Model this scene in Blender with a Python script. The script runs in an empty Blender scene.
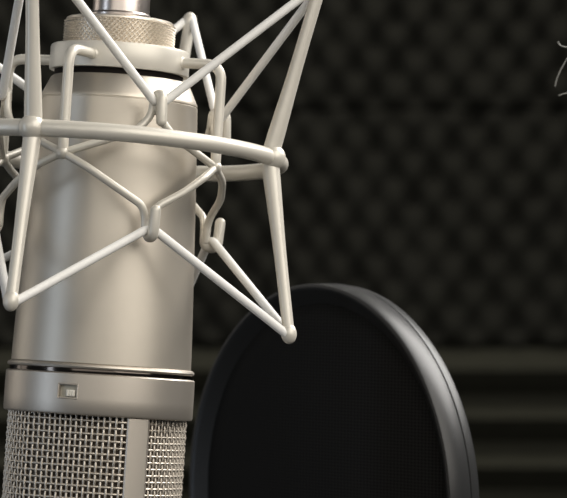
import bpy, bmesh, math, random
from mathutils import Vector, Matrix
random.seed(7)
rad = math.radians
sc = bpy.context.scene
COL = sc.collection

# ------------------------------------------------------------------ camera
PITCH = rad(3.0)
CAM = Vector((0, 0, 1.2))
FWD = Vector((0, math.cos(PITCH), math.sin(PITCH)))
UPV = Vector((0, -math.sin(PITCH), math.cos(PITCH)))
RGT = Vector((1, 0, 0))
cd = bpy.data.cameras.new('camera'); cam = bpy.data.objects.new('camera', cd); COL.objects.link(cam)
cam.location = CAM; cam.rotation_euler = (math.pi/2 + PITCH, 0, 0)
cd.sensor_width = 36.0; cd.lens = 3200/567*36.0; cd.clip_start = 0.02; cd.clip_end = 50
cd.dof.use_dof = True; cd.dof.focus_distance = 0.965; cd.dof.aperture_fstop = 34
sc.camera = cam

# ------------------------------------------------------------------ world, lights, exposure
w = bpy.data.worlds.new('world'); sc.world = w; w.use_nodes = True
bg = w.node_tree.nodes['Background']; bg.inputs[0].default_value = (0.9, 0.95, 1.0, 1); bg.inputs[1].default_value = 0.05

def area(name, loc, target, size, size_y, power, col):
    l = bpy.data.lights.new(name, 'AREA'); l.shape = 'RECTANGLE'; l.size = size; l.size_y = size_y
    l.energy = power; l.color = col
    o = bpy.data.objects.new(name, l); COL.objects.link(o); o.location = loc
    d = Vector(target) - Vector(loc); o.rotation_euler = d.to_track_quat('-Z', 'Y').to_euler()
    return o
MIC = (-0.05, 1.0, 1.27)
area('key_light', (0.85, 0.10, 1.95), MIC, 1.3, 1.3, 17, (1.0, 0.945, 0.865))
area('side_light', (0.72, 1.42, 2.02), (0.05, 1.08, 1.15), 0.8, 0.8, 21, (1.0, 0.97, 0.93))
area('front_light', (-0.25, -0.9, 1.9), MIC, 2.0, 1.2, 9, (1.0, 0.95, 0.87))
area('fill_light', (-1.0, 0.50, 1.25), MIC, 0.14, 0.8, 1.5, (0.72, 0.84, 1.0))
area('left_light', (-0.95, 1.40, 1.45), MIC, 0.4, 0.7, 0.9, (1.0, 0.93, 0.84))
area('ceiling_light', (0.1, 2.70, 2.45), (0.1, 3.3, 1.2), 0.8, 0.25, 4.2, (1.0, 0.95, 0.85))
sc.view_settings.view_transform = 'Standard'; sc.view_settings.look = 'None'
sc.view_settings.gamma = 1.0; sc.view_settings.use_curve_mapping = False
sc.view_settings.exposure = 0.0

# ------------------------------------------------------------------ materials
def mat(name, col, rough=0.5, metal=0.0, noise=0.0, nscale=300.0, bump=0.0, bscale=2000.0, coat=0.0, stretch=None, spec=0.5):
    m = bpy.data.materials.new(name); m.use_nodes = True
    nt = m.node_tree; b = nt.nodes['Principled BSDF']
    b.inputs['Base Color'].default_value = (*col, 1); b.inputs['Roughness'].default_value = rough
    b.inputs['Metallic'].default_value = metal; b.inputs['Specular IOR Level'].default_value = spec
    if coat: b.inputs['Coat Weight'].default_value = coat; b.inputs['Coat Roughness'].default_value = 0.2
    tc = nt.nodes.new('ShaderNodeTexCoord')
    src = tc.outputs['Object']
    if stretch:
        mp = nt.nodes.new('ShaderNodeMapping'); mp.inputs['Scale'].default_value = stretch
        nt.links.new(src, mp.inputs[0]); src = mp.outputs[0]
    if noise:
        n = nt.nodes.new('ShaderNodeTexNoise'); n.inputs['Scale'].default_value = nscale; n.inputs['Detail'].default_value = 3
        nt.links.new(src, n.inputs['Vector'])
        mx = nt.nodes.new('ShaderNodeMix'); mx.data_type = 'RGBA'; mx.blend_type = 'MIX'
        mx.inputs[6].default_value = (*[c*(1-noise) for c in col], 1); mx.inputs[7].default_value = (*[min(1, c*(1+noise)) for c in col], 1)
        nt.links.new(n.outputs['Fac'], mx.inputs[0]); nt.links.new(mx.outputs[2], b.inputs['Base Color'])
    if bump:
        n2 = nt.nodes.new('ShaderNodeTexNoise'); n2.inputs['Scale'].default_value = bscale
        nt.links.new(src, n2.inputs['Vector'])
        bp = nt.nodes.new('ShaderNodeBump'); bp.inputs['Strength'].default_value = bump; bp.inputs['Distance'].default_value = 0.0004
        nt.links.new(n2.outputs['Fac'], bp.inputs['Height']); nt.links.new(bp.outputs[0], b.inputs['Normal'])
    return m

M_BODY = mat('satin_nickel', (0.60, 0.55, 0.475), 0.46, 0.9, noise=0.06, nscale=90, bump=0.03, bscale=3000)
M_BAND = mat('satin_nickel_band', (0.59, 0.54, 0.475), 0.44, 0.9, bump=0.03, bscale=3000)
M_GRILLE = mat('nickel_wire', (0.66, 0.60, 0.52), 0.46, 0.9)
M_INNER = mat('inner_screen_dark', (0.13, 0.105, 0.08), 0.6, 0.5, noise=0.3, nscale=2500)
M_FRAME = mat('cage_enamel', (0.70, 0.665, 0.59), 0.36, 0.25, noise=0.03, nscale=200)
M_CORD = mat('elastic_cord', (0.86, 0.85, 0.82), 0.45, 0.0, noise=0.04, nscale=900, bump=0.15, bscale=2500)
M_BLACK = mat('black_rubber', (0.010, 0.008, 0.007), 0.8, spec=0.1)
M_GLOSS = mat('dark_chrome', (0.10, 0.085, 0.075), 0.12, 1.0)
M_CONN = mat('connector_nickel', (0.68, 0.61, 0.56), 0.3, 1.0)
M_PLASTIC = mat('black_plastic', (0.020, 0.0205, 0.021), 0.38, 0.0, bump=0.06, bscale=2500, spec=0.42)
M_FOAM = mat('foam', (0.030, 0.0295, 0.0245), 0.95, 0.0, noise=0.25, nscale=60, bump=0.4, bscale=900, spec=0.1)
M_FOAM2 = mat('ridged_foam', (0.062, 0.061, 0.046), 0.95, 0.0, noise=0.2, nscale=40, bump=0.4, bscale=900, spec=0.1)
M_NUT = mat('knurled_nickel', (0.74, 0.675, 0.585), 0.34, 0.8)
M_WALL = mat('dark_paint', (0.03, 0.03, 0.028), 0.8)
M_FLOOR = mat('dark_carpet', (0.035, 0.033, 0.03), 0.95, noise=0.3, nscale=400)
M_STEEL = mat('black_steel', (0.02, 0.02, 0.02), 0.4, 0.0)
M_SWITCH = mat('switch_white', (0.80, 0.77, 0.70), 0.45)
M_RECESS = mat('recess_grey', (0.42, 0.40, 0.34), 0.6, 0.3)
M_PALE = mat('pale_wire', (0.30, 0.30, 0.28), 0.5)

def fabric():
    m = bpy.data.materials.new('black_mesh_fabric'); m.use_nodes = True
    nt = m.node_tree; b = nt.nodes['Principled BSDF']; b.inputs['Roughness'].default_value = 0.8
    b.inputs['Specular IOR Level'].default_value = 0.15
    tc = nt.nodes.new('ShaderNodeTexCoord')
    mp = nt.nodes.new('ShaderNodeMapping'); mp.inputs['Rotation'].default_value = (0, 0, rad(45)); mp.inputs['Scale'].default_value = (400, 640, 1)
    nt.links.new(tc.outputs['Object'], mp.inputs[0])
    sx = nt.nodes.new('ShaderNodeSeparateXYZ'); nt.links.new(mp.outputs[0], sx.inputs[0])
    outs = []
    for k in ('X', 'Y'):
        s = nt.nodes.new('ShaderNodeMath'); s.operation = 'SINE'; nt.links.new(sx.outputs[k], s.inputs[0])
        sm = nt.nodes.new('ShaderNodeMath'); sm.operation = 'MULTIPLY'; sm.inputs[1].default_value = 6.2832
        nt.links.remove(s.inputs[0].links[0]); nt.links.new(sx.outputs[k], sm.inputs[0]); nt.links.new(sm.outputs[0], s.inputs[0])
        outs.append(s.outputs[0])
    mul = nt.nodes.new('ShaderNodeMath'); mul.operation = 'MULTIPLY'; nt.links.new(outs[0], mul.inputs[0]); nt.links.new(outs[1], mul.inputs[1])
    rm = nt.nodes.new('ShaderNodeMapRange'); rm.inputs[1].default_value = -1; rm.inputs[2].default_value = 1
    nt.links.new(mul.outputs[0], rm.inputs[0])
    mx = nt.nodes.new('ShaderNodeMix'); mx.data_type = 'RGBA'
    mx.inputs[6].default_value = (0.0004, 0.0004, 0.0004, 1); mx.inputs[7].default_value = (0.019, 0.019, 0.0185, 1)
    nt.links.new(rm.outputs[0], mx.inputs[0]); nt.links.new(mx.outputs[2], b.inputs['Base Color'])
    return m
M_FABRIC = fabric()

# ------------------------------------------------------------------ helpers
S = 1/3200.0      # one design unit (1/3.2 mm) in metres

def Wp(X, Y, Z=0.0, D=3200.0):
    """camera-aligned frame of the set (design units) -> world metres; Z is extra distance"""
    return CAM + S*(X*RGT + Y*UPV + (Z + D)*FWD)

def pixw(px, py, depth):
    return CAM + depth*(FWD + (px-283.5)/3200*RGT + (249-py)/3200*UPV)

def smooth_faces(me, angle=35):
    for p in me.polygons: p.use_smooth = True
    try: me.set_sharp_from_angle(angle=rad(angle))
    except Exception: pass

def link(name, bm, m, parent=None, local=True, angle=35):
    """bm verts are in parent's local frame (local=True) or in world coordinates (local=False)"""
    if not local and parent is not None:
        bm.transform(parent.matrix_world.inverted())
    bmesh.ops.recalc_face_normals(bm, faces=bm.faces[:])
    me = bpy.data.meshes.new(name); bm.to_mesh(me); bm.free()
    for mm in (m if isinstance(m, (list, tuple)) else [m]): me.materials.append(mm)
    smooth_faces(me, angle)
    o = bpy.data.objects.new(name, me); COL.objects.link(o)
    if parent is not None: o.parent = parent
    return o

def thing(name, label, cat, matrix, group=None):
    o = bpy.data.objects.new(name, None); COL.objects.link(o); o.empty_display_size = 0.02
    o.matrix_world = matrix
    bpy.context.view_layer.update()
    o['label'] = label; o['category'] = cat
    if group: o['group'] = group
    return o

def lathe(bm, prof, n=96, closed=False, rfun=None):
    rings = []
    for (r, z) in prof:
        ring = []
        for i in range(n):
            a = 2*math.pi*i/n
            k = rfun(a) if rfun else 1.0
            ring.append(bm.verts.new((r*k*math.sin(a)*S, -r*k*math.cos(a)*S, z*S)))
        rings.append(ring)
    pairs = list(zip(rings[:-1], rings[1:]))
    if closed: pairs.append((rings[-1], rings[0]))
    for A, B in pairs:
        for i in range(n):
            j = (i+1) % n
            bm.faces.new((A[i], A[j], B[j], B[i]))
    if not closed:
        for R in (rings[0], rings[-1]):
            bm.faces.new(R)
    return rings

def fillet(pts, r, n=6):
    pts = [Vector(p) for p in pts]; out = [pts[0]]
    for i in range(1, len(pts)-1):
        a, b, c = pts[i-1], pts[i], pts[i+1]
        d = min(r, (a-b).length*0.48, (c-b).length*0.48)
        p, q = b+(a-b).normalized()*d, b+(c-b).normalized()*d
        for k in range(n+1):
            t = k/n; out.append(p*(1-t)**2 + b*2*t*(1-t) + q*t*t)
    out.append(pts[-1]); return out

def resample(pts, step):
    out = [pts[0]]
    for a, b in zip(pts[:-1], pts[1:]):
        L = (b-a).length; n = max(1, int(L/step))
        for k in range(1, n+1): out.append(a.lerp(b, k/n))
    return out

def tube(bm, pts, r, n=14, cap=True, closed=False):
    """sweep; r is a number or a function of 0..1 along the path (metres)"""
    pts = [Vector(p) for p in pts]
    cl = [pts[0]]
    for p in pts[1:]:
        if (p-cl[-1]).length > 1e-6: cl.append(p)
    pts = cl
    if closed and (pts[0]-pts[-1]).length < 1e-6: pts.pop()
    N = len(pts); lens = [0]
    for a, b in zip(pts[:-1], pts[1:]): lens.append(lens[-1]+(b-a).length)
    T = []
    for i in range(N):
        if closed: t = pts[(i+1) % N]-pts[i-1]
        else: t = pts[min(i+1, N-1)]-pts[max(i-1, 0)]
        T.append(t.normalized())
    u = T[0].orthogonal().normalized(); rings = []
    def ring(c, t, u, rr):
        v = t.cross(u)
        return [bm.verts.new(c + rr*(math.cos(2*math.pi*k/n)*u + math.sin(2*math.pi*k/n)*v)) for k in range(n)]
    rf = r if callable(r) else (lambda s: r)
    if cap and not closed:
        r0 = rf(0)
        for k in (1, 2, 3):
            a = math.pi/2*(1-k/4); rings.append(ring(pts[0]-T[0]*r0*math.sin(a), T[0], u, r0*math.cos(a)))
    for i in range(N):
        u = (u - T[i]*u.dot(T[i])).normalized()
        rings.append(ring(pts[i], T[i], u, rf(lens[i]/lens[-1])))
    if cap and not closed:
        r1 = rf(1)
        for k in (3, 2, 1):
            a = math.pi/2*(1-k/4); rings.append(ring(pts[-1]+T[-1]*r1*math.sin(a), T[-1], u, r1*math.cos(a)))
    pr = list(zip(rings[:-1], rings[1:]))
    for A, B in pr:
        for k in range(n):
            bm.faces.new((A[k], A[(k+1) % n], B[(k+1) % n], B[k]))
    if closed:
        A, B = rings[-1], rings[0]
        off = min(range(n), key=lambda s: (A[0].co-B[s].co).length)
        for k in range(n):
            bm.faces.new((A[k], A[(k+1) % n], B[(k+1+off) % n], B[(k+off) % n]))
    else:
        bm.faces.new(rings[0]); bm.faces.new(rings[-1])

def ball(bm, c, r, axis=Vector((0, 0, 1)), stretch=1.0):
    M = axis.normalized().to_track_quat('Z', 'Y').to_matrix().to_4x4()
    M = Matrix.Translation(c) @ M @ Matrix.Diagonal((r, r, r*stretch, 1))
    bmesh.ops.create_uvsphere(bm, u_segments=24, v_segments=14, radius=1.0, matrix=M)

def box(bm, M, sx, sy, sz, bev=0.0):
    r = bmesh.ops.create_cube(bm, size=1.0, matrix=M @ Matrix.Diagonal((sx, sy, sz, 1)))
    if bev:
        es = list({e for v in r['verts'] for e in v.link_edges})
        bmesh.ops.bevel(bm, geom=es, offset=bev, segments=2, affect='EDGES', profile=0.5)

def frame_matrix(X, Y, lean, tilt, Z=0.0):
    """local z up (lean to the right, top tipped away), local -y towards the camera"""
    B = Matrix((RGT, FWD, UPV)).transposed()          # columns: right, away, up
    Rl = Matrix.Rotation(lean, 3, 'Y'); Rt = Matrix.Rotation(-tilt, 3, 'X')
    R = B @ Rl @ Rt
    return Matrix.Translation(Wp(X, Y, Z)) @ R.to_4x4()

# ------------------------------------------------------------------ room
def struct(name, bm, m):
    o = link(name, bm, m); o['kind'] = 'structure'; return o
WALL_Y = 3.36
bm = bmesh.new(); box(bm, Matrix.Translation((0, 1.2, -0.05)), 4.2, 5.0, 0.1); struct('floor', bm, M_FLOOR)
bm = bmesh.new(); box(bm, Matrix.Translation((0, WALL_Y+0.06, 1.3)), 4.2, 0.1, 2.6); struct('wall_back', bm, M_WALL)

# acoustic foam panels
def foam_panel(label, x0, x1, z0, z1, kind, seed):
    rnd = random.Random(seed)
    bm = bmesh.new()
    wdt, hgt = x1-x0-0.002, z1-z0-0.002
    P, Q = 0.0405, 0.0540
    if kind == 'egg': nx, nz = int(wdt/P*8), int(hgt/Q*10)
    else: nx, nz = 30, int(hgt/0.0495*12)
    ph = [rnd.uniform(0, 6.28) for _ in range(4)]
    V = []
    for j in range(nz+1):
        row = []
        for i in range(nx+1):
            x = x0+0.001+wdt*i/nx; z = z0+0.001+hgt*j/nz
            if kind == 'egg':
                xx = x + 0.006*math.sin(x*13+ph[0]); zz = z + 0.004*math.sin(x*15+ph[1])
                c = math.cos(2*math.pi*xx/P)*math.cos(2*math.pi*zz/Q)
                h = 0.034 - (0.023+0.006*math.sin(x*57+ph[0])*math.sin(z*41+ph[1]))*(0.5+0.5*c)**1.3 + 0.005*math.sin(x*31+ph[2])*math.sin(z*27+ph[3])
            else:
                t = ((z1-z)/0.0495) % 1.0
                h = 0.008 + 0.054*(1-abs(2*((t-0.03)%1.0)-1))**0.9 + 0.001*math.sin(x*8+ph[0])
            e = min(x-x0, x1-x, z-z0, z1-z)
            h *= min(1.0, 0.7+e/0.03) if kind == 'egg' else 1.0
            row.append(bm.verts.new((x, WALL_Y-h, z)))
        V.append(row)
    for j in range(nz):
        for i in range(nx):
            bm.faces.new((V[j][i], V[j][i+1], V[j+1][i+1], V[j+1][i]))
    # flat back and sides
    loop = V[0][:] + [V[j][nx] for j in range(1, nz+1)] + V[nz][nx-1::-1] + [V[j][0] for j in range(nz-1, 0, -1)]
    back = [bm.verts.new((v.co.x, WALL_Y+0.008, v.co.z)) for v in loop]
    L = len(loop)
    for k in range(L): bm.faces.new((loop[k], loop[(k+1) % L], back[(k+1) % L], back[k]))
    bm.faces.new(back)
    o = link('foam_panel', bm, M_FOAM if kind == 'egg' else M_FOAM2, angle=60)
    o['label'] = label; o['category'] = 'foam panel'; o['group'] = 'acoustic foam panels on the back wall'
    return o
ZS1, ZS2 = 1.274, 1.5215
XS = -0.105
foam_panel('dark egg-crate foam panel along the top right of the wall, above the horizontal seam', XS, XS+1.0, ZS2, ZS2+0.2475, 'egg', 1)
foam_panel('dark egg-crate foam panel in the middle right, above the filter and below the seam', XS, XS+1.0, ZS1, ZS2, 'egg', 2)
foam_panel('dark ridged foam panel with horizontal wedges, to the right of the round filter', XS, XS+1.0, ZS1-0.2475, ZS1, 'wedge', 3)
foam_panel('dark egg-crate foam panel at upper left, seen between the cage wires beside the knurled nut', XS-1.0, XS, ZS2, ZS2+0.2475, 'egg', 4)
foam_panel('dark egg-crate foam panel at middle left, behind the upper microphone body', XS-1.0, XS, ZS1, ZS2, 'egg', 5)
foam_panel('dark ridged foam panel at lower left, behind the microphone grille', XS-1.0, XS, ZS1-0.2475, ZS1, 'wedge', 6)

# ------------------------------------------------------------------ microphone
MM = frame_matrix(-164.5, 149.0, rad(3.7), rad(2.6))
mic = thing('condenser_microphone', 'large satin nickel studio microphone hanging upside down in a wire cage, mesh grille at bottom', 'microphone', MM)
bm = bmesh.new()
lathe(bm, [(60, -20), (67.5, -20), (69.3, -18.5), (77.6, -1.0), (78.6, 1.0), (78.8, 2.6), (78.3, 3.0), (78.3, 3.7), (78.9, 4.2),
           (80.2, 30), (83.8, 110), (87.0, 190), (89.2, 250), (89.5, 265)][:], 160)
bm.transform(Matrix.Identity(4))
for v in bm.verts: v.co.z = -v.co.z
hs = link('housing', bm, M_BODY, mic, angle=25)

def zlathe(name, prof, m, parent, n=128, angle=35, rfun=None, closed=False):
    bm = bmesh.new(); lathe(bm, [(r, -t) for r, t in prof], n, closed=closed, rfun=rfun)
    return link(name, bm, m, parent, angle=angle)
zlathe('trim_ring', [(86, 265.0), (90, 265.4), (92.4, 266.8), (93.2, 268.6), (92.7, 270.2), (90.5, 271), (86, 271)], M_BAND, mic, 160)
zlathe('gap_ring', [(80, 271), (90.6, 271), (90.9, 273), (90.6, 275), (80, 275)], M_GLOSS, mic)

# head ring with a recessed selector window
bm = bmesh.new()
def ringpt(r, a, t): return Vector((r*math.sin(a)*S, -r*math.cos(a)*S, -t*S))
wa0, wa1, wt0, wt1 = rad(-21.3), rad(-10.5), 287.0, 299.0
angs = [wa0 + (wa1-wa0)*i/6 for i in range(6)] + [wa1 + (2*math.pi-(wa1-wa0))*i/150 for i in range(150)]
tt = [(87, 275), (92.8, 275), (94.0, 276.2), (94.2, wt0), (94.2, wt1), (94.2, 313.2), (93.4, 315), (91.8, 315.5), (86, 315.5)]
R = [[bm.verts.new(ringpt(r, a, t)) for a in angs] for r, t in tt]
n = len(angs)
for k in range(len(tt)-1):
    for i in range(n):
        if k == 3 and i < 6: continue
        j = (i+1) % n
        bm.faces.new((R[k][i], R[k][j], R[k+1][j], R[k+1][i]))
inn = [[bm.verts.new(ringpt(90, a, t)) for a in angs[:7]] for t in (wt0, wt1)]
for i in range(6):
    bm.faces.new((R[3][i], R[3][i+1], inn[0][i+1], inn[0][i])); bm.faces.new((R[4][i], R[4][i+1], inn[1][i+1], inn[1][i]))
for i in (0, 6): bm.faces.new((R[3][i], R[4][i], inn[1][i], inn[0][i]))
hr = link('head_ring', bm, M_BAND, mic, angle=30)
bm = bmesh.new()
V = [[bm.verts.new(ringpt(r, a, t)) for a in [wa0-0.01+(wa1-wa0+0.02)*i/6 for i in range(7)]] for r, t in ((90.4, wt0-1), (90.4, wt1+1), (88, wt1+1), (88, wt0-1))]
for k in range(4):
    for i in range(6): bm.faces.new((V[k][i], V[k][i+1], V[(k+1) % 4][i+1], V[(k+1) % 4][i]))
link('window_back', bm, M_RECESS, hr)
# raised lip round the window
bm = bmesh.new()
am = 0.5*(wa0+wa1)
e = 0.011
lp = [ringpt(94.2, wa0-e, wt0-1), ringpt(94.2, am, wt0-1), ringpt(94.2, wa1+e, wt0-1), ringpt(94.2, wa1+e, wt1+1), ringpt(94.2, am, wt1+1), ringpt(94.2, wa0-e, wt1+1)]
tube(bm, resample([*lp, lp[0]], 0.0006), 0.8*S, 8, closed=True)
link('window_rim', bm, M_BAND, hr)
bm = bmesh.new()
a = rad(-14.2)
M = Matrix.Translation(ringpt(91, a, 294.9)) @ Matrix.Rotation(a, 4, 'Z')
box(bm, M, 9*S, 6*S, 6.5*S, 0.8*S)
for k in (-1, 0, 1):
    box(bm, M @ Matrix.Translation((k*2.6*S, -3.2*S, 0)), 0.9*S, 1.2*S, 5*S)
link('selector_slider', bm, M_SWITCH, mic)

# grille
def rsec(a):
    d = math.degrees(a) % 180
    k = 1.0
    for c0, c1 in ((-46+180, 18+180), (34, 100)):
        for sh in (0, -180):
            l, h = c0+sh, c1+sh
            if l <= d <= h:
                mid, hw = (l+h)/2, (h-l)/2
                k = 0.45 + 0.55*math.cos(rad(hw))/math.cos(rad(d-mid))
    return k
def headr(t):   # slight narrowing towards the (hidden) tip of the head
    q = max(0.0, (t-420)/170)
    return 88.5 - 14*q*q
T0, T1 = 314, 585
bm = bmesh.new()
NV, PH = 94, 6.35
nrow = int((T1-T0)/PH)
def wp(i_f, j_f, off):
    a = 2*math.pi*i_f/NV; t = T0+PH*j_f; r = (headr(t)+off)*rsec(a)
    return ringpt(r, a, t)
for i in range(NV):       # uprights
    pts = [wp(i, j*0.5, (0.6 if (i+j//2) % 2 else -0.6) if j % 2 == 0 else 0.0) for j in range(2*nrow+1)]
    tube(bm, pts, 1.38*S, 5, cap=False)
for j in range(nrow+1):   # hoops
    pts = [wp(i*0.5, j, (-0.6 if (i//2+j) % 2 else 0.6) if i % 2 == 0 else 0.0) for i in range(2*NV)]
    tube(bm, pts, 1.38*S, 5, cap=False, closed=True)
gr = link('grille', bm, M_GRILLE, mic, angle=80)
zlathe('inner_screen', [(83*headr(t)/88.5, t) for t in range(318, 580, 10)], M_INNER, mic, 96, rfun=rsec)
zlathe('head_cap', [(headr(582)-4, 580), (headr(582)+1.5, 582), (headr(582)+1.5, 590), (60, 602), (30, 608), (5, 609)], M_BAND, mic, 96, rfun=rsec)
for a0 in (rad(21.8), rad(201.8)):
    bm = bmesh.new(); a1 = a0+rad(15.6); prev = None; first = None
    for t in [316+ (588-316)*k/24 for k in range(25)]:
        r = headr(t)
        prof = [(r-4, a0), (r+2.2, a0), (r+3.4, a0+0.012), (r+3.7, (a0+a1)/2), (r+3.4, a1-0.03), (r+1.4, a1), (r-4, a1)]
        ring = [bm.verts.new(ringpt(rr*1.0, aa, t)) for rr, aa in prof]
        if prev:
            for k in range(len(ring)): bm.faces.new((prev[k], prev[(k+1) % 7], ring[(k+1) % 7], ring[k]))
        else: bm.faces.new(ring)
        prev = ring
    bm.faces.new(prev)
    link('head_rib', bm, M_BAND, mic)

# ------------------------------------------------------------------ shock mount
OX, OY, OL, OT = -180.3, 97.5, 0.072, 0.080
IX, IY, IL, IT = -175.5, 92.6, 0.0644, 0.0419
PH0 = -0.335; Q = math.pi/2
MO = frame_matrix(OX, OY, OL, OT); MI = frame_matrix(IX, IY, IL, IT)
def cyl(Mx, r, a, z): return Mx @ Vector((r*math.sin(a)*S, -r*math.cos(a)*S, z*S))
mount = thing('shock_mount', 'pale wire cage shock mount with white elastic cords around the microphone', 'shock mount', MO)
RO, RB, ZB, RT, ZT = 177.5, 209.5, -167.0, 211.0, 167.0
DA_LOW = (0.028, 0, 0, 0); DZ_LOW = (0, -5, 0, 0); DR_TOP = (2, 5, 0, 0); DZ_TOP = (0, 3, 0, -32)     # the cage is slightly bent
RJ, ZJ, RH, ZL, ZU = 115.0, -6.5, 112.0, -70.5, 43.5

bm = bmesh.new()
tube(bm, [cyl(MO, RO, 2*math.pi*i/120, 0) for i in range(120)], 8.3*S, 18, closed=True)
link('cage_ring', bm, M_FRAME, mount, local=False)
for k in range(4):
    a = PH0+k*Q
    bm = bmesh.new()
    lo, hi = cyl(MO, RB, a+DA_LOW[k], ZB+DZ_LOW[k]), cyl(MO, RT+DR_TOP[k], a, ZT+DZ_TOP[k])
    pts = fillet([lo, cyl(MO, RO-1, a, 0), hi], 14*S, 8)
    pts = resample(pts, 0.002)
    fr = abs(ZB)/(abs(ZB)+ZT)
    tube(bm, pts, lambda s: S*(5.7 + 2.8*math.exp(-((s-fr)/0.2)**2) + 0.6*s), 16)
    ball(bm, lo, 7.8*S, cyl(MO, RO, a, 0)-lo, 1.35)
    ball(bm, hi, 7.8*S, hi-cyl(MO, RO, a, 0), 1.3)
    ball(bm, cyl(MO, RO+2.5, a, 0), 12.6*S)
    link('post', bm, M_FRAME, mount, local=False)

# collar that carries the microphone, with its drop rods and the knurled nut
MC = Matrix.Translation(RGT*(-2.0*S) - UPV*1.5*S) @ MM
MN = Matrix.Translation(RGT*(-4.0*S)) @ MM
def mcyl(r, a, t): return MC @ ringpt(r, a, t)
def mlathe(name, prof, m, n=128, angle=35):
    bm = bmesh.new(); lathe(bm, [(r, -t) for r, t in prof], n); bm.transform(MC)
    return link(name, bm, m, mount, local=False, angle=angle)
mlathe('collar', [(58, -52.5), (67.5, -53.2), (69.0, -52.2), (69.6, -50.5), (69.9, -29.5), (69.2, -28), (58, -27.8)], M_FRAME)
mlathe('gasket', [(40, -27.7), (64.5, -27.7), (64.5, -22), (40, -22)], M_BLACK)
bm = bmesh.new()
ND, NVD = 64, 4.5
NK, NZ = ND*8, 36
def tri(x):
    x = x % 1.0
    return min(x, 1-x)*2
rows = [(48, -80.5, 0), (52.0, -80.2, 0), (53.9, -79, 0), (54.2, -77.4, 0), (53.6, -76.6, 0)]
rows += [(52.6, -76+25.0*j/NZ, j+1) for j in range(NZ+1)] + [(48, -50.5, 0)]
RR = []
for r, t, kn in rows:
    ring = []
    for i in range(NK):
        rr = r
        if kn:
            u, v = ND*i/NK, NVD*(kn-1)/NZ
            rr += 3.6*min(tri(u+v), tri(u-v))
        ring.append(bm.verts.new(ringpt(rr, 2*math.pi*i/NK, t)))
    RR.append(ring)
for A, B in zip(RR[:-1], RR[1:]):
    for i in range(NK): bm.faces.new((A[i], A[(i+1) % NK], B[(i+1) % NK], B[i]))
bm.faces.new(RR[0]); bm.faces.new(RR[-1])
bm.transform(MN)
link('knurled_nut', bm, M_NUT, mount, local=False, angle=20)

colA = [rad(-20), rad(67), rad(157), rad(247)]
for k in range(4):
    J = cyl(MI, RJ, PH0+k*Q, ZJ)
    c0 = mcyl(68, colA[k], -40)
    axis = (MM.to_3x3() @ Vector((0, 0, 1))).normalized()
    up = J + (MI.to_3x3() @ Vector((0, 0, 1))).normalized()*96*S
    rd = (c0 - mcyl(0, 0, -40)); rd.normalize()
    # level of the bend: at the rod's leaving height
    h = (c0-J).dot(axis)
    e = J + axis*h
    bm = bmesh.new()
    tube(bm, resample(fillet([c0, e, J], 17*S, 8), 0.0015), 5.2*S, 14)
    ball(bm, J, 6.6*S)
    ball(bm, c0, 6.6*S, rd, 0.7)
    link('drop_rod', bm, M_FRAME, mount, local=False)

# cradle wire: two zigzags through the four joints
for k in range(4):
    aj, ah, an = PH0+k*Q, PH0+(k+0.5)*Q, PH0+(k+1)*Q
    bm = bmesh.new()
    for sgn, a0 in ((-1, aj), (1, an)):
        J = cyl(MI, RJ, a0, ZJ)
        w_ = sgn*0.036
        tube(bm, resample(fillet([J, cyl(MI, RJ+2, ah+(a0-ah)*0.72, ZJ+(ZL+19-ZJ)*0.27), cyl(MI, RH+4, ah+(a0-ah)*0.42, ZJ+(ZL+19-ZJ)*0.64), cyl(MI, RH+1, ah+w_*2.2, ZL+19), cyl(MI, RH, ah+w_, ZL+10), cyl(MI, RH, ah+w_*0.7, ZL-6)], 9*S, 6), 0.0015), 3.9*S, 12)
        tube(bm, resample(fillet([J, cyl(MI, RH+1, ah+w_*4.4, ZU-24), cyl(MI, RH, ah+w_, ZU-8), cyl(MI, RH, ah+w_*0.7, ZU+8)], 11*S, 6), 0.0015), 3.9*S, 12)
    link('cradle_wire', bm, M_FRAME, mount, local=False)
    for zz, s in ((ZL, 1), (ZU, -1)):
        bm = bmesh.new()
        pts = [cyl(MI, RH, ah, zz+s*2), cyl(MI, RH, ah, zz-s*12), cyl(MI, RH+14, ah, zz-s*12), cyl(MI, RH+16, ah, zz+s*14)]
        tube(bm, fillet(pts, 6.8*S, 8), 5.3*S, 14)
        link('cord_hook', bm, M_FRAME, mount, local=False)

# elastic cords
for (rt_, zt_, zz, s, nm) in ((RB, ZB, ZL, 1, 'lower'), (RT, ZT, ZU, -1, 'upper')):
    pts = []
    for k in range(4):
        ak, ah = PH0+k*Q, PH0+(k+0.5)*Q
        zo = zt_ - s*1.0
        if s > 0: ak += DA_LOW[k]; zo += DZ_LOW[k]; rk = rt_
        else: zo += DZ_TOP[k]; rk = rt_ + DR_TOP[k]
        pts += [cyl(MO, rk-1, ak-0.018, zo), cyl(MO, rk+1.5, ak, zo-s*1.5), cyl(MO, rk-1, ak+0.018, zo)]
        zh = zz - s*4.5
        pts += [cyl(MI, RH+7, ah-0.045, zh-s*1.0), cyl(MI, RH+7, ah+0.045, zh-s*1.0)]
    pts.append(pts[0])
    bm = bmesh.new()
    tube(bm, resample(fillet(pts, 3*S, 4), 0.002), 4.35*S, 12, closed=True)
    link('elastic_cord', bm, M_CORD, mount, local=False, angle=60)

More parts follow.
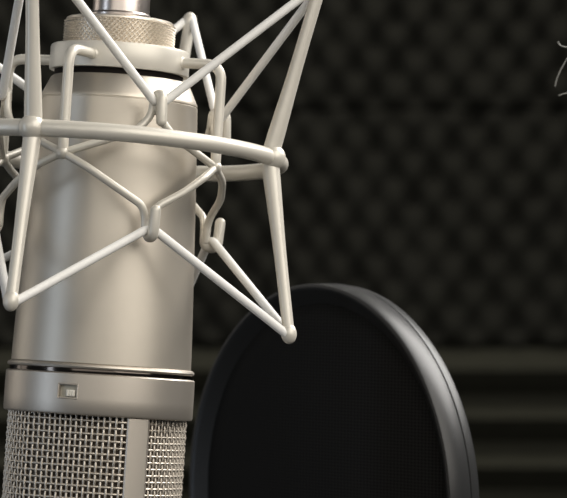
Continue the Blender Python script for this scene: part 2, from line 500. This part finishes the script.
# stand that carries the cage (left of the picture)
bm = bmesh.new()
r0 = cyl(MO, RO+4, math.pi*1.5, 0); px_ = Vector((-0.350, 1.22, 0))
tube(bm, resample(fillet([r0, r0+Vector((-0.06, 0.03, 0.0)), Vector((px_.x+0.02, px_.y, r0.z+0.02)), Vector((px_.x, px_.y, r0.z+0.02))], 0.03, 6), 0.01), 0.006, 12)
tube(bm, [Vector((px_.x, px_.y, r0.z+0.05)), Vector((px_.x, px_.y, 0.03))], 0.0105, 16)
bmesh.ops.create_cone(bm, cap_ends=True, segments=48, radius1=0.15, radius2=0.14, depth=0.025, matrix=Matrix.Translation((px_.x, px_.y, 0.0135)))
link('stand', bm, M_STEEL, mount, local=False)

# ------------------------------------------------------------------ cable plugged into the microphone
cab = thing('microphone_cable', 'shiny round metal cable connector above the knurled nut', 'cable connector', MN @ Matrix.Translation((0, 0, 81*S)))
def clathe(name, prof, m, n=96):
    bm = bmesh.new(); lathe(bm, [(r, -t) for r, t in prof], n); bm.transform(MN)
    return link(name, bm, m, cab, local=False)
con = clathe('connector', [(20, -80.7), (29.8, -80.8), (30.4, -82), (30.4, -85), (29.2, -86.2), (28.4, -87), (28.4, -150), (26, -156), (18, -165), (12, -200), (10, -205)], M_CONN)
bm = bmesh.new()
Mk = MN @ Matrix.Translation(ringpt(31.0, rad(78), -97)) @ Matrix.Rotation(rad(78), 4, 'Z')
box(bm, Mk, 9*S, 7*S, 22*S, 1.5*S)
for q in range(4): box(bm, Mk @ Matrix.Translation((0, -3.4*S, (-8+5*q)*S)), 9.4*S, 1.6*S, 2.2*S, 0.4*S)
link('release_latch', bm, M_FRAME, con, local=False)
bm = bmesh.new()
p0 = mcyl(0, 0, -195); p1 = mcyl(0, 0, -330)
tube(bm, resample(fillet([p0, p1, p1+Vector((-0.12, 0.05, 0.05)), p1+Vector((-0.25, 0.08, -0.35)), p1+Vector((-0.26, 0.10, -1.2))], 0.08, 10), 0.01), 0.003, 10)
link('cable', bm, M_BLACK, cab, local=False)

# ------------------------------------------------------------------ pop filter
FD = 1.10; FU = FD/3200.0        # filter distance and its own unit
B3 = Matrix((RGT, FWD, UPV)).transposed()
YAW = rad(53.0)
# local x: across the hoop, local y: up, local z: out of the front face (towards the left and the camera)
nrm = -math.sin(YAW)*RGT - math.cos(YAW)*FWD
xax = math.cos(YAW)*RGT - math.sin(YAW)*FWD
MF = Matrix.Translation(pixw(312.5, 498.5, FD)) @ Matrix((xax, UPV, nrm)).transposed().to_4x4()
pf = thing('pop_filter', 'round black pop filter with a fabric screen and glossy hoop, right of the microphone', 'pop filter', MF)
def hoop(name, prof, m, n=160):
    bm = bmesh.new(); rings = []
    for r, z in prof:
        rings.append([bm.verts.new((r*FU*math.cos(2*math.pi*i/n), r*FU*math.sin(2*math.pi*i/n), z*FU)) for i in range(n)])
    for A, B in zip(rings, rings[1:]+rings[:1]):
        for i in range(n): bm.faces.new((A[i], A[(i+1) % n], B[(i+1) % n], B[i]))
    return link(name, bm, m, pf, angle=40)
hoop('front_hoop', [(194, -12), (199, -8.5), (207, -2.6), (210, -0.6), (212.6, 0), (214.0, -0.5), (214.7, -2.0), (215, -24.6), (214, -26), (194, -26)], M_PLASTIC)
hoop('rear_hoop', [(198, -26.6), (212.6, -26.6), (214, -27.6), (213.4, -36), (211.5, -38.6), (208, -40), (202, -40), (198, -38)], M_PLASTIC)
bm = bmesh.new()
n = 128; prev = None
for r in (0.01, 60, 120, 170, 195):
    ring = [bm.verts.new((r*FU*math.cos(2*math.pi*i/n), r*FU*math.sin(2*math.pi*i/n), (-12.5+3*(1-(r/197)**2))*FU)) for i in range(n)]
    if prev:
        for i in range(n): bm.faces.new((prev[i], prev[(i+1) % n], ring[(i+1) % n], ring[i]))
    else: bm.faces.new(ring)
    prev = ring
scr = link('fabric_screen', bm, M_FABRIC, pf)
sm = scr.modifiers.new('thickness', 'SOLIDIFY'); sm.thickness = 0.0005
# gooseneck from the bottom of the hoop
bm = bmesh.new()
g0 = MF @ Vector((0, -214*FU, -20*FU))
g = [g0, g0+Vector((0, 0.0, -0.05)), g0+Vector((-0.1, 0.05, -0.16)), Vector((-0.30, 1.22, g0.z-0.30)), Vector((-0.334, 1.22, g0.z-0.30))]
tube(bm, resample(fillet(g, 0.06, 8), 0.003), 0.004, 10)
link('gooseneck', bm, M_STEEL, pf, local=False)

# ------------------------------------------------------------------ pale wire ends at the right edge
e0 = pixw(640, 70, 1.06)
fw = thing('frayed_wire', 'three thin pale wire ends poking in at the upper right edge', 'wire', Matrix.Translation(e0))
strands = [[(558, 42), (560, 45.5), (565, 47.2), (575, 47), (600, 56), (640, 70)],
           [(555, 86), (557, 78), (562, 67), (569, 55), (590, 56), (640, 70)],
           [(559, 95.5), (563, 93.8), (568, 93), (590, 88), (640, 70)]]
for sidx, st in enumerate(strands):
    bm = bmesh.new()
    pts = [pixw(x, y, 1.06+0.004*sidx*(1 if i else 1)) for i, (x, y) in enumerate(st)]
    tube(bm, resample(fillet(pts, 0.002, 5), 0.0008), 0.0002, 8)
    link('strand', bm, M_PALE, fw, local=False)
bm = bmesh.new()
tube(bm, resample(fillet([e0, e0+Vector((0.05, 0, 0.01)), e0+Vector((0.12, 0.02, -0.1)), Vector((e0.x+0.14, e0.y+0.03, 0.0))], 0.04, 8), 0.01), 0.003, 10)
link('sheath', bm, M_BLACK, fw, local=False)
